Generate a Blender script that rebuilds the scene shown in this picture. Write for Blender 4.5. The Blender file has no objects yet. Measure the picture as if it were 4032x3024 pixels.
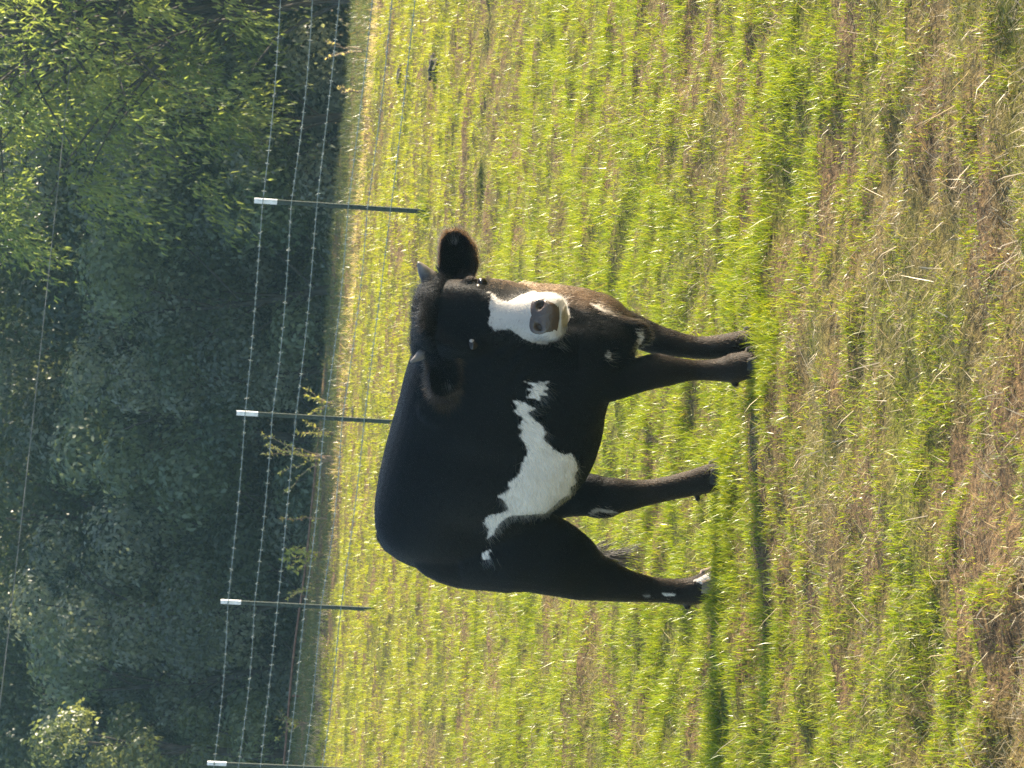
import bpy, bmesh, math, random
import numpy as np
from mathutils import Vector, Matrix
from mathutils.bvhtree import BVHTree

# ------------------------------------------------------------------ camera, light, exposure
S = bpy.context.scene
COL = S.collection
CAM_H = 1.75
F_PX = 12500.0                      # focal length in pixels of the 4032 px wide photograph
PITCH = math.atan(1400.0 / F_PX)    # looking down
ROLL = math.radians(3.4)
cam_d = bpy.data.cameras.new('camera'); cam = bpy.data.objects.new('camera', cam_d); COL.objects.link(cam)
cam_d.sensor_width = 36.0; cam_d.lens = F_PX / 4032.0 * 36.0
cam_d.clip_start = 0.1; cam_d.clip_end = 2000.0
cp, sp, cr, sr = math.cos(PITCH), math.sin(PITCH), math.cos(ROLL), math.sin(ROLL)
v_fw = Vector((0, cp, -sp)); v_up0 = Vector((0, sp, cp)); v_rt0 = Vector((1, 0, 0))
v_right_up = v_rt0 * cr + v_up0 * sr        # the upright photograph's right (it hangs to the right by the roll)
v_down_up = v_rt0 * sr - v_up0 * cr         # the upright photograph's down
# the photograph lies on its side: its right is the world's down, its top is the scene's right
cx_, cy_, cz_ = v_down_up, v_right_up, -v_fw
M = Matrix((cx_, cy_, cz_)).transposed().to_4x4(); M.translation = (0, 0, CAM_H)
cam.matrix_world = M
cam_d.dof.use_dof = True; cam_d.dof.focus_distance = 9.1; cam_d.dof.aperture_fstop = 22.0
S.camera = cam

SUN_AZ, SUN_EL = math.radians(20.0), math.radians(19.0)     # azimuth from +X towards +Y
sun_vec = Vector((math.cos(SUN_EL) * math.cos(SUN_AZ), math.cos(SUN_EL) * math.sin(SUN_AZ), math.sin(SUN_EL)))
W = bpy.data.worlds.new('World'); S.world = W; W.use_nodes = True
nt = W.node_tree; nt.nodes.clear()
sky = nt.nodes.new('ShaderNodeTexSky'); sky.sky_type = 'NISHITA'; sky.sun_disc = False
sky.sun_elevation = SUN_EL; sky.sun_rotation = math.atan2(sun_vec.x, sun_vec.y)
bg = nt.nodes.new('ShaderNodeBackground'); bg.inputs[1].default_value = 0.10
wo = nt.nodes.new('ShaderNodeOutputWorld')
nt.links.new(sky.outputs[0], bg.inputs[0]); nt.links.new(bg.outputs[0], wo.inputs[0])
sun_d = bpy.data.lights.new('sun', 'SUN'); sun_d.energy = 5.0; sun_d.angle = math.radians(0.5); sun_d.color = (1.0, 0.86, 0.66)
sun = bpy.data.objects.new('sun', sun_d); COL.objects.link(sun)
sun.rotation_euler = sun_vec.to_track_quat('Z', 'Y').to_euler()
S.view_settings.view_transform = 'Standard'; S.view_settings.look = 'None'
S.view_settings.gamma = 1.0; S.view_settings.use_curve_mapping = False
S.view_settings.exposure = 2.0
S.render.engine = 'CYCLES'
S.cycles.max_bounces = 8; S.cycles.transparent_max_bounces = 8; S.cycles.diffuse_bounces = 3; S.cycles.glossy_bounces = 2
S.cycles.transmission_bounces = 4; S.cycles.volume_bounces = 0
S.cycles.use_denoising = True; S.cycles.denoising_prefilter = 'NONE'; S.cycles.denoising_input_passes = 'RGB_ALBEDO_NORMAL'
S.cycles_curves.shape = 'RIBBONS'; S.cycles_curves.subdivisions = 2

rng = np.random.default_rng(7)
random.seed(7)

# ------------------------------------------------------------------ projection helper (only used to plan positions)
FW = np.array(v_fw); UP0 = np.array(v_up0); RT0 = np.array((1.0, 0, 0)); EYE = np.array((0, 0, CAM_H))
def px(p):                                   # world points -> photograph pixels (4032 x 3024)
    p = np.asarray(p, float) - EYE
    z = p @ FW; a = p @ RT0 / z * F_PX; b = -(p @ UP0) / z * F_PX
    du = a * cr - b * sr; dv = b * cr + a * sr
    return np.stack([dv + 2016, 1512 - du], -1)
def ray(x, y):
    du = 1512 - y; dv = x - 2016
    a = du * cr + dv * sr; b = dv * cr - du * sr
    return FW * F_PX + RT0 * a - UP0 * b
def on_ground(x, y, h=0.0):
    r = ray(x, y); return EYE + r * ((h - CAM_H) / r[2])
def at_depth(x, y, Y):
    r = ray(x, y); return EYE + r * (Y / r[1])

# ------------------------------------------------------------------ small helpers
def tag(o, label=None, cat=None, group=None, kind=None):
    if label: o['label'] = label
    if cat: o['category'] = cat
    if group: o['group'] = group
    if kind: o['kind'] = kind
    return o
def empty(name, loc=(0, 0, 0), rz=0.0):
    o = bpy.data.objects.new(name, None); COL.objects.link(o); o.location = loc; o.rotation_euler = (0, 0, rz)
    o.empty_display_size = 0.1
    return o
def mesh_obj(name, verts, faces, mat=None, parent=None, smooth=False):
    me = bpy.data.meshes.new(name); me.from_pydata([tuple(map(float, v)) for v in verts], [], faces)
    if mat: me.materials.append(mat)
    if smooth: me.polygons.foreach_set('use_smooth', [True] * len(me.polygons))
    o = bpy.data.objects.new(name, me); COL.objects.link(o)
    if parent: o.parent = parent
    return o
def fast_mesh(name, V, Fs, n, colors=None, mat=None, smooth=False):
    """V (N,3), Fs (M,n) polygons of n corners, colours per vertex"""
    me = bpy.data.meshes.new(name)
    V = np.ascontiguousarray(V, np.float32); Fs = np.ascontiguousarray(Fs, np.int32)
    me.vertices.add(len(V)); me.vertices.foreach_set('co', V.ravel())
    me.loops.add(Fs.size); me.loops.foreach_set('vertex_index', Fs.ravel())
    me.polygons.add(len(Fs)); me.polygons.foreach_set('loop_start', np.arange(len(Fs), dtype=np.int32) * n)
    me.update(calc_edges=True)
    if smooth: me.polygons.foreach_set('use_smooth', np.ones(len(Fs), bool))
    if colors is not None:
        a = me.attributes.new('tint', 'FLOAT_COLOR', 'POINT')
        c = np.ones((len(V), 4), np.float32); c[:, :3] = colors; a.data.foreach_set('color', c.ravel())
    if mat: me.materials.append(mat)
    return me
def link_mesh(name, me, parent=None):
    o = bpy.data.objects.new(name, me); COL.objects.link(o)
    if parent: o.parent = parent
    return o
def catmull(pts, n, closed=True):
    pts = np.asarray(pts, float); m = len(pts); out = []
    t = np.linspace(0, m, n, endpoint=False) if closed else np.linspace(0, m - 1, n)
    for u in t:
        i = int(math.floor(u)); w = u - i
        if not closed and i >= m - 1: i, w = m - 2, 1.0
        g = lambda k: pts[k % m] if closed else pts[min(max(k, 0), m - 1)]
        a, b, c, d = g(i - 1), g(i), g(i + 1), g(i + 2)
        out.append(0.5 * ((2 * b) + (c - a) * w + (2 * a - 5 * b + 4 * c - d) * w * w + (3 * b - a - 3 * c + d) * w ** 3))
    return np.array(out)
def loft(rings):
    """list of (K,3) rings -> verts, faces with caps"""
    V = np.concatenate(rings); K = len(rings[0]); Fc = []
    for i in range(len(rings) - 1):
        for k in range(K):
            a, b = i * K + k, i * K + (k + 1) % K
            Fc.append((a, b, b + K, a + K))
    Fc.append(tuple(range(K))[::-1]); Fc.append(tuple(range((len(rings) - 1) * K, len(rings) * K)))
    return V, Fc
def tube(path, radii, k=8):
    path = np.asarray(path, float); rings = []
    up = np.array((0.0, 0.0, 1.0)); prev = None
    for i, p in enumerate(path):
        t = path[min(i + 1, len(path) - 1)] - path[max(i - 1, 0)]; t = t / (np.linalg.norm(t) + 1e-9)
        if prev is None:
            prev = np.cross(t, up)
            if np.linalg.norm(prev) < 1e-3: prev = np.cross(t, np.array((1.0, 0, 0)))
        u = prev - t * (prev @ t); u /= np.linalg.norm(u); v = np.cross(t, u); prev = u
        an = np.arange(k) * 2 * math.pi / k
        rings.append(p + radii[i] * (np.cos(an)[:, None] * u + np.sin(an)[:, None] * v))
    return loft(rings)
class Mix:
    """collects pieces for one mesh"""
    def __init__(s): s.V, s.F, s.n = [], [], 0
    def add(s, VF):
        V, Fc = VF; s.V.append(np.asarray(V, float)); s.F += [tuple(i + s.n for i in f) for f in Fc]; s.n += len(V); return s
    def build(s, name, mat=None, parent=None, smooth=False):
        return mesh_obj(name, np.concatenate(s.V), s.F, mat, parent, smooth)
def box(c, h, rot=None):
    c = np.asarray(c, float); V = np.array([(x, y, z) for x in (-1, 1) for y in (-1, 1) for z in (-1, 1)], float) * np.asarray(h, float)
    if rot is not None: V = V @ np.asarray(rot).T
    return V + c, [(0, 1, 3, 2), (4, 6, 7, 5), (0, 4, 5, 1), (2, 3, 7, 6), (0, 2, 6, 4), (1, 5, 7, 3)]

def hash_noise(x, y, seed):                      # smooth value noise in numpy
    def h(i, j):
        n = (i * 374761393 + j * 668265263 + seed * 1442695041) & 0xFFFFFFFF
        n = ((n ^ (n >> 13)) * 1274126177) & 0xFFFFFFFF
        return ((n ^ (n >> 16)) & 0xFFFF) / 65535.0
    x = np.asarray(x, float); y = np.asarray(y, float)
    i = np.floor(x).astype(np.int64); j = np.floor(y).astype(np.int64); u = x - i; v = y - j
    u = u * u * (3 - 2 * u); v = v * v * (3 - 2 * v)
    return (h(i, j) * (1 - u) + h(i + 1, j) * u) * (1 - v) + (h(i, j + 1) * (1 - u) + h(i + 1, j + 1) * u) * v
def fbm(x, y, seed, oct=3):
    s = 0; a = 1; t = 0
    for k in range(oct):
        s = s + a * hash_noise(x * 2 ** k + 17.3 * k, y * 2 ** k - 9.1 * k, seed + k); t += a; a *= 0.5
    return s / t

# ------------------------------------------------------------------ materials
def new_mat(name):
    m = bpy.data.materials.new(name); m.use_nodes = True; m.node_tree.nodes.clear()
    n = m.node_tree.nodes; out = n.new('ShaderNodeOutputMaterial')
    return m, n, m.node_tree.links, out
def principled(n, **kw):
    p = n.new('ShaderNodeBsdfPrincipled')
    for k, v in kw.items(): p.inputs[k].default_value = v
    return p
def leafy(name, rough=0.45, transl=0.45, spec=0.4, tr_col=(1.25, 1.2, 0.5)):
    """thin leaf or blade: tint attribute, light passes through"""
    m, n, l, out = new_mat(name)
    a = n.new('ShaderNodeAttribute'); a.attribute_name = 'tint'
    p = principled(n, Roughness=rough); p.inputs['Specular IOR Level'].default_value = spec
    l.new(a.outputs['Color'], p.inputs['Base Color'])
    t = n.new('ShaderNodeBsdfTranslucent')
    mu = n.new('ShaderNodeMix'); mu.data_type = 'RGBA'; mu.blend_type = 'MULTIPLY'; mu.inputs[0].default_value = 1.0
    mu.clamp_result = False
    l.new(a.outputs['Color'], mu.inputs[6]); mu.inputs[7].default_value = (*tr_col, 1)
    l.new(mu.outputs[2], t.inputs['Color'])
    mx = n.new('ShaderNodeMixShader'); mx.inputs[0].default_value = transl
    l.new(p.outputs[0], mx.inputs[1]); l.new(t.outputs[0], mx.inputs[2]); l.new(mx.outputs[0], out.inputs[0])
    return m
def noisy(name, c1, c2, scale, rough=0.8, metallic=0.0, bump=0.0, bscale=None, detail=4):
    m, n, l, out = new_mat(name)
    tc = n.new('ShaderNodeTexCoord'); nz = n.new('ShaderNodeTexNoise'); nz.inputs['Scale'].default_value = scale; nz.inputs['Detail'].default_value = detail
    l.new(tc.outputs['Object'], nz.inputs['Vector'])
    r = n.new('ShaderNodeValToRGB'); r.color_ramp.elements[0].color = (*c1, 1); r.color_ramp.elements[1].color = (*c2, 1)
    r.color_ramp.elements[0].position = 0.35; r.color_ramp.elements[1].position = 0.65
    l.new(nz.outputs[0], r.inputs[0])
    p = principled(n, Roughness=rough, Metallic=metallic); l.new(r.outputs[0], p.inputs['Base Color'])
    if bump:
        nb = n.new('ShaderNodeTexNoise'); nb.inputs['Scale'].default_value = bscale or scale * 3; nb.inputs['Detail'].default_value = 3
        l.new(tc.outputs['Object'], nb.inputs['Vector'])
        b = n.new('ShaderNodeBump'); b.inputs['Strength'].default_value = bump; b.inputs['Distance'].default_value = 0.01
        l.new(nb.outputs[0], b.inputs['Height']); l.new(b.outputs[0], p.inputs['Normal'])
    l.new(p.outputs[0], out.inputs[0])
    return m
M_grass = leafy('grass_blade', 0.35, 0.5, 0.5)
M_straw = leafy('dry_straw', 0.5, 0.3, 0.5, (1.1, 1.0, 0.8))
M_leaf = leafy('tree_leaf', 0.4, 0.5, 0.5, (1.4, 1.3, 0.6))
M_sunleaf = leafy('long_leaf', 0.4, 0.6, 0.5, (1.5, 1.4, 0.55))
M_bark = noisy('bark', (0.03, 0.026, 0.022), (0.075, 0.066, 0.056), 8, 0.9, 0, 0.6)
M_twig = noisy('dry_twig', (0.16, 0.11, 0.07), (0.30, 0.22, 0.14), 20, 0.8)
M_post = noisy('green_steel', (0.014, 0.028, 0.022), (0.024, 0.042, 0.033), 14, 0.7, 0, 0.15)
M_white = noisy('white_paint', (0.72, 0.74, 0.76), (0.82, 0.83, 0.84), 25, 0.5)
M_wire = noisy('galvanised_wire', (0.17, 0.21, 0.20), (0.27, 0.31, 0.30), 30, 0.6, 0.1)
M_rust = noisy('rusty_pipe', (0.11, 0.05, 0.03), (0.22, 0.11, 0.07), 18, 0.85, 0.0, 0.4)
M_cable = noisy('pale_cable', (0.14, 0.15, 0.145), (0.20, 0.21, 0.20), 10, 0.6)
M_dirt = noisy('dark_clod', (0.022, 0.019, 0.014), (0.065, 0.05, 0.034), 30, 0.95, 0, 0.8)
M_horn = noisy('horn', (0.05, 0.045, 0.04), (0.16, 0.14, 0.12), 25, 0.45)
M_hoof = noisy('hoof', (0.010, 0.009, 0.008), (0.026, 0.022, 0.019), 30, 0.85)
M_palehoof = noisy('pale_hoof', (0.10, 0.072, 0.055), (0.20, 0.15, 0.12), 30, 0.8)
# ------------------------------------------------------------------ the calf
COW_O = np.array((-0.157, 9.403, 0.0)); COW_A = math.radians(42)
Cf = np.array((math.cos(COW_A), -math.sin(COW_A), 0.0)); Cl = np.array((math.sin(COW_A), math.cos(COW_A), 0.0))  # forward, the calf's left
def to_local(w):                              # world -> calf frame (x forward, y left, z up)
    w = np.asarray(w, float) - COW_O
    return np.stack([w @ Cf, w @ Cl, w[..., 2]], -1)
def to_world(p):
    p = np.asarray(p, float); return COW_O + p[..., :1] * Cf + p[..., 1:2] * Cl + p[..., 2:3] * np.array((0, 0, 1.0))
def vec_local(w): w = np.asarray(w, float); return np.array((w @ Cf, w @ Cl, w[2]))

def torso_ring(x, zt, zb, w, zc, eu=0.85, el=0.8, yc=0.0, k=40):
    t = np.arange(k) * 2 * math.pi / k; c, s = np.cos(t), np.sin(t)
    e = np.where(s >= 0, eu, el)
    y = yc + w * np.sign(c) * np.abs(c) ** e
    z = np.where(s >= 0, zc + (zt - zc) * np.abs(s) ** e, zc - (zc - zb) * np.abs(s) ** e)
    return np.stack([np.full(k, x), y, z], -1)
def leg_loft(chain, k=20, lean=True):
    """chain rows: x, right offset, z, half depth along x, half width across"""
    c = catmull(chain, 6 * (len(chain) - 1) + 1, closed=False); rings = []
    t = np.arange(k) * 2 * math.pi / k
    for i, (x, r, z, a, b) in enumerate(c):
        d = c[min(i + 1, len(c) - 1)][:3] - c[max(i - 1, 0)][:3]; d = np.array((d[0], -d[1], d[2])); d /= np.linalg.norm(d) + 1e-9
        u = np.array((1.0, 0, 0)); u = u - d * (u @ d); u /= np.linalg.norm(u); v = np.cross(d, u)
        rings.append(np.array((x, -r, z)) + a * np.cos(t)[:, None] * u + b * np.sin(t)[:, None] * v)
    return loft(rings)

body = Mix()
# trunk: x, top, bottom, half width, height of the widest point
T = [(-.530, .90, .68, .04, .79), (-.517, .960, .60, .074, .79), (-.485, 1.006, .545, .106, .79), (-.44, 1.042, .53, .140, .79), (-.36, 1.066, .545, .182, .80),
     (-.25, 1.067, .55, .212, .78), (-.14, 1.060, .515, .235, .735), (-.04, 1.050, .448, .245, .71), (.08, 1.036, .428, .243, .70), (.18, 1.028, .430, .234, .70),
     (.27, 1.014, .418, .216, .69), (.35, .99, .39, .20, .68), (.42, .955, .375, .18, .66), (.47, .90, .40, .155, .645), (.505, .83, .46, .115, .64), (.525, .77, .53, .065, .645)]
Tc = catmull(np.array(T), 90, closed=False)
body.add(loft([torso_ring(*r) for r in Tc]))
# neck
N = [(.24, .00, .80, .20, .15), (.32, -.01, .83, .185, .135), (.40, -.025, .86, .165, .118), (.47, -.05, .885, .135, .105), (.52, -.075, .895, .11, .095)]
rings = []
Nc = catmull(np.array(N), 20, closed=False)
for i, (x, y, z, hv, hw) in enumerate(Nc):
    d = Nc[min(i + 1, 19)][:3] - Nc[max(i - 1, 0)][:3]; d /= np.linalg.norm(d)
    side = np.cross(d, (0, 0, 1.0)); side /= np.linalg.norm(side); u2 = np.cross(side, d)
    t = np.arange(28) * 2 * math.pi / 28
    rings.append(np.array((x, y, z)) + hw * np.cos(t)[:, None] * side + hv * np.sin(t)[:, None] * u2)
body.add(loft(rings))
# dewlap and brisket fold
D = [(.525, -.055, .74, .05, .055), (.505, -.035, .66, .045, .05), (.482, -.02, .58, .045, .042), (.462, -.012, .50, .048, .036), (.445, -.008, .43, .052, .034), (.428, 0, .385, .052, .03), (.40, 0, .372, .04, .026)]
rings = []
Dc = catmull(np.array(D), 26, closed=False)
for i, (x, y, z, hx, hw) in enumerate(Dc):
    d = Dc[min(i + 1, 25)][:3] - Dc[max(i - 1, 0)][:3]; d /= np.linalg.norm(d)
    side = np.array((0, 1.0, 0)); u2 = np.cross(side, d); u2 /= np.linalg.norm(u2)
    t = np.arange(20) * 2 * math.pi / 20
    rings.append(np.array((x, y, z)) + hw * np.cos(t)[:, None] * side + hx * np.sin(t)[:, None] * u2)
body.add(loft(rings))
# shoulders: a soft muscle mass on both sides
def ellipsoid(c, h, rot=None, nu=16, nv=10):
    rings = []
    for j in range(nv + 1):
        ph = -math.pi / 2 + math.pi * (0.03 + 0.94 * j / nv); t = np.arange(nu) * 2 * math.pi / nu
        P_ = np.stack([np.cos(t) * math.cos(ph) * h[0], np.sin(t) * math.cos(ph) * h[1], np.full(nu, math.sin(ph) * h[2])], -1)
        if rot is not None: P_ = P_ @ np.asarray(rot).T
        rings.append(P_ + np.asarray(c))
    return loft(rings)
for sgn in (-1, 1):
    body.add(ellipsoid((.31, sgn * .13, .66), (.13, .075, .20)))
    body.add(ellipsoid((.20, sgn * .10, .86), (.10, .10, .14)))
    body.add(ellipsoid((-.390, sgn * .112, .74), (.14, .072, .22)))
# legs: x, right offset, z, half depth, half width
RH = [(-.36, .12, .80, .16, .07), (-.330, .140, .66, .172, .085), (-.342, .145, .578, .158, .08), (-.375, .145, .509, .132, .07), (-.436, .130, .43, .098, .05), (-.470, .115, .365, .082, .045), (-.489, .110, .313, .066, .042), (-.504, .105, .261, .054, .038), (-.515, .10, .205, .045, .034), (-.517, .10, .145, .042, .033), (-.517, .10, .095, .046, .036), (-.508, .10, .06, .048, .038), (-.486, .10, .03, .046, .038), (-.463, .10, .0, .05, .042)]
LH = [(-.36, -.12, .80, .15, .07), (-.37, -.145, .66, .15, .08), (-.375, -.145, .56, .115, .07), (-.357, -.14, .477, .085, .06), (-.336, -.12, .416, .078, .05), (-.335, -.11, .368, .080, .044), (-.317, -.10, .323, .066, .042), (-.308, -.10, .275, .053, .038), (-.295, -.10, .228, .045, .034), (-.273, -.10, .167, .041, .033), (-.248, -.10, .106, .043, .034), (-.229, -.10, .062, .047, .037), (-.213, -.10, .034, .046, .038), (-.198, -.10, .0, .048, .04)]
RF = [(.31, .13, .66, .10, .07), (.325, .12, .56, .09, .062), (.333, .11, .483, .074, .052), (.336, .10, .429, .062, .046), (.340, .083, .382, .055, .046), (.345, .07, .344, .053, .047), (.349, .06, .313, .053, .047), (.346, .052, .273, .046, .042), (.346, .045, .22, .034, .032), (.345, .04, .18, .030, .029), (.351, .04, .125, .034, .032), (.360, .04, .085, .044, .039), (.373, .04, .054, .043, .039), (.39, .04, .0, .045, .042)]
LF = [(.34, -.13, .66, .10, .07), (.36, -.12, .56, .085, .06), (.376, -.10, .47, .068, .05), (.376, -.09, .40, .056, .045), (.366, -.08, .343, .048, .044), (.358, -.07, .304, .044, .042), (.357, -.06, .267, .041, .040), (.355, -.05, .205, .034, .033), (.358, -.045, .167, .034, .033), (.370, -.04, .116, .036, .034), (.382, -.04, .075, .038, .036), (.392, -.04, .045, .036, .035), (.402, -.04, .0, .04, .038)]
for leg in (RH, LH, RF, LF): body.add(leg_loft(np.array(leg)))
for (x, r, z) in ((-.565, .10, .078), (-.29, -.10, .072), (.315, .04, .07), (.345, -.04, .07)):    # dewclaws
    for s in (-.02, .02): body.add(ellipsoid((x, -r + s, z), (.011, .009, .012), nu=10, nv=6))
# tail root lying down the rump
tail_path = catmull(np.array([(-.43, 0, 1.035), (-.50, .005, .995), (-.542, .015, .90), (-.552, .03, .76), (-.558, .045, .62), (-.568, .065, .52), (-.575, .075, .44)]), 24, closed=False)
body.add(tube(tail_path, np.linspace(.026, .014, 24), 10))

# head frame: s image right, d down the face, n out of the face
E_w = COW_O + .555 * Cf - .095 * Cl + np.array((0, 0, .858))
yaw, tilt, hroll = math.radians(4), math.radians(25), math.radians(2.7)
nh = np.array((math.sin(yaw), -math.cos(yaw), 0.0)); zu = np.array((0, 0, 1.0))
hd = -zu * math.cos(tilt) + nh * math.sin(tilt); hn = nh * math.cos(tilt) + zu * math.sin(tilt); hs = np.cross(hd, hn)
if hs[0] < 0: hs = -hs
hs, hd = hs * math.cos(hroll) + hd * math.sin(hroll), hd * math.cos(hroll) - hs * math.sin(hroll)
E0 = to_local(E_w); Hs, Hd, Hn = vec_local(hs), vec_local(hd), vec_local(hn)
def hp(s, t, n): return E0 + s * Hs + t * Hd + n * Hn
def head_ring(t, nf, wf, wm, nm, wj, nb, k=36):
    pts = [(0, nf), (wf * .65, nf - .004), (wf, nf - .02), (wm, nm), (wj, nb + .03), (wj * .5, nb), (0, nb - .004)]
    pts = pts + [(-a, b) for a, b in pts[-2:0:-1]]
    q = catmull(np.array(pts), k)
    off = .010 * np.clip((t - .08) / .08, 0, 1)
    return np.array([hp(a + off, t, b) for a, b in q])
#      t     nf     wf    wm    nm     wj    nb
HR = [(-.208, -.065, .030, .055, -.09, .035, -.12), (-.198, -.045, .055, .082, -.085, .06, -.14), (-.170, -.018, .072, .100, -.075, .08, -.15), (-.12, .002, .078, .102, -.07, .085, -.17),
      (-.06, .012, .080, .104, -.07, .085, -.19), (-.015, .014, .080, .110, -.07, .088, -.205), (.02, .012, .066, .113, -.085, .085, -.21), (.06, .010, .054, .110, -.10, .08, -.205),
      (.10, .010, .048, .098, -.10, .07, -.19), (.13, .012, .047, .082, -.09, .06, -.165), (.155, .014, .050, .070, -.07, .05, -.14), (.180, .016, .055, .068, -.055, .045, -.12),
      (.206, .014, .054, .067, -.05, .042, -.105), (.230, .005, .046, .060, -.05, .04, -.095), (.246, -.014, .03, .044, -.055, .03, -.085)]
Hc = catmull(np.array(HR), 60, closed=False)
body.add(loft([head_ring(*r) for r in Hc]))
for sg in (-1, 1):                                                  # brow ridges and cheeks
    body.add(ellipsoid(hp(sg * .086, -.042, -.032), (.026, .020, .026)))
# ears: thick cupped leaves
def ear(sg, base_s, base_t, tip_s, tip_t, n0, n1, W, cup):
    rings = []; m = 16
    for i in range(m):
        u = i / (m - 1); s_ = base_s + (tip_s - base_s) * u; t_ = base_t + (tip_t - base_t) * u + .012 * math.sin(u * math.pi); n_ = n0 + (n1 - n0) * u
        w = W * (max(u, 1e-4) ** .6 * (1 - min(u, .9995)) ** .5 * 1.9 + .42 * (1 - u)) + .004
        q = []
        A = np.linspace(-1, 1, 11)
        front = [(a * w, -cup * (1 - a * a) * math.sin(min(1, u * 1.3 + .15) * math.pi * .9)) for a in A]
        back = [(a * w, -.016 - cup * 1.15 * (1 - a * a) * math.sin(min(1, u * 1.3 + .15) * math.pi * .9)) for a in A[::-1]]
        ring = front + back
        rings.append(np.array([hp(s_, t_ + a, n_ + b) for a, b in ring]))
    return loft(rings)
body.add(ear(1, .085, -.108, .246, -.126, -.085, -.075, .050, .028))
body.add(ear(-1, -.085, -.100, -.239, -.110, -.085, -.065, .052, .028))

raw = body.build('calf_raw')
bpy.context.view_layer.objects.active = raw
md = raw.modifiers.new('remesh', 'REMESH'); md.mode = 'VOXEL'; md.voxel_size = 0.006; md.use_smooth_shade = True
md2 = raw.modifiers.new('smooth', 'SMOOTH'); md2.factor = 0.5; md2.iterations = 7
dg = bpy.context.evaluated_depsgraph_get()
me = bpy.data.meshes.new_from_object(raw.evaluated_get(dg)); me.name = 'body'
bpy.data.objects.remove(raw)
nv = len(me.vertices); cv = np.empty(nv * 3); me.vertices.foreach_get('co', cv); cv = cv.reshape(-1, 3)
me.update(); vn = np.empty(nv * 3); me.vertices.foreach_get('normal', vn); vn = vn.reshape(-1, 3)

# nose pad position on the untouched head, then press the nostrils and the eye corners in
polys = np.empty(len(me.polygons), int); me.polygons.foreach_get('loop_total', polys)
bvh = BVHTree.FromPolygons([Vector(v) for v in cv], [tuple(p.vertices) for p in me.polygons])
hc = (cv - E0) @ np.stack([Hs, Hd, Hn], 1)            # head coordinates s, t, n of every vertex
for sg in (-1, 1):
    d2 = ((hc[:, 0] - .006 - sg * .030) / .013) ** 2 + ((hc[:, 1] - .190) / .012) ** 2
    w = np.exp(-d2) * (hc[:, 2] > -.03)
    cv -= (w * .024)[:, None] * Hn
    d2 = ((hc[:, 0]) / .05) ** 2 + ((hc[:, 1] - .240) / .004) ** 2          # the mouth line
    cv -= (np.exp(-d2) * .006 * (hc[:, 2] > -.06))[:, None] * Hn
# skin folds on the neck and muscle relief, small
nf_ = np.sin(cv[:, 0] * 95 + cv[:, 2] * 40 + 5 * np.sin(cv[:, 2] * 17)) * np.exp(-((cv[:, 0] - .44) / .07) ** 2) * np.exp(-((cv[:, 2] - .70) / .14) ** 2)
cv += vn * (nf_ * .003)[:, None]
und = np.sin(cv[:, 0] * 21 + 1.0) * np.exp(-((cv[:, 2] - .70) / .14) ** 2) * np.exp(-((cv[:, 0] + .02) / .16) ** 2)
cv += vn * (und * .0035)[:, None]
sidew = np.clip(np.abs(cv[:, 1]) / .12, 0, 1)
cv -= vn * (sidew * .014 * np.exp(-((cv[:, 0] + .20) / .075) ** 2 - ((cv[:, 2] - .80) / .10) ** 2))[:, None]
cv -= vn * (sidew * .009 * np.exp(-((cv[:, 0] - .10) / .05) ** 2 - ((cv[:, 2] - .80) / .13) ** 2))[:, None]
me.vertices.foreach_set('co', np.ascontiguousarray(cv, np.float32).ravel()); me.update()

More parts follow.
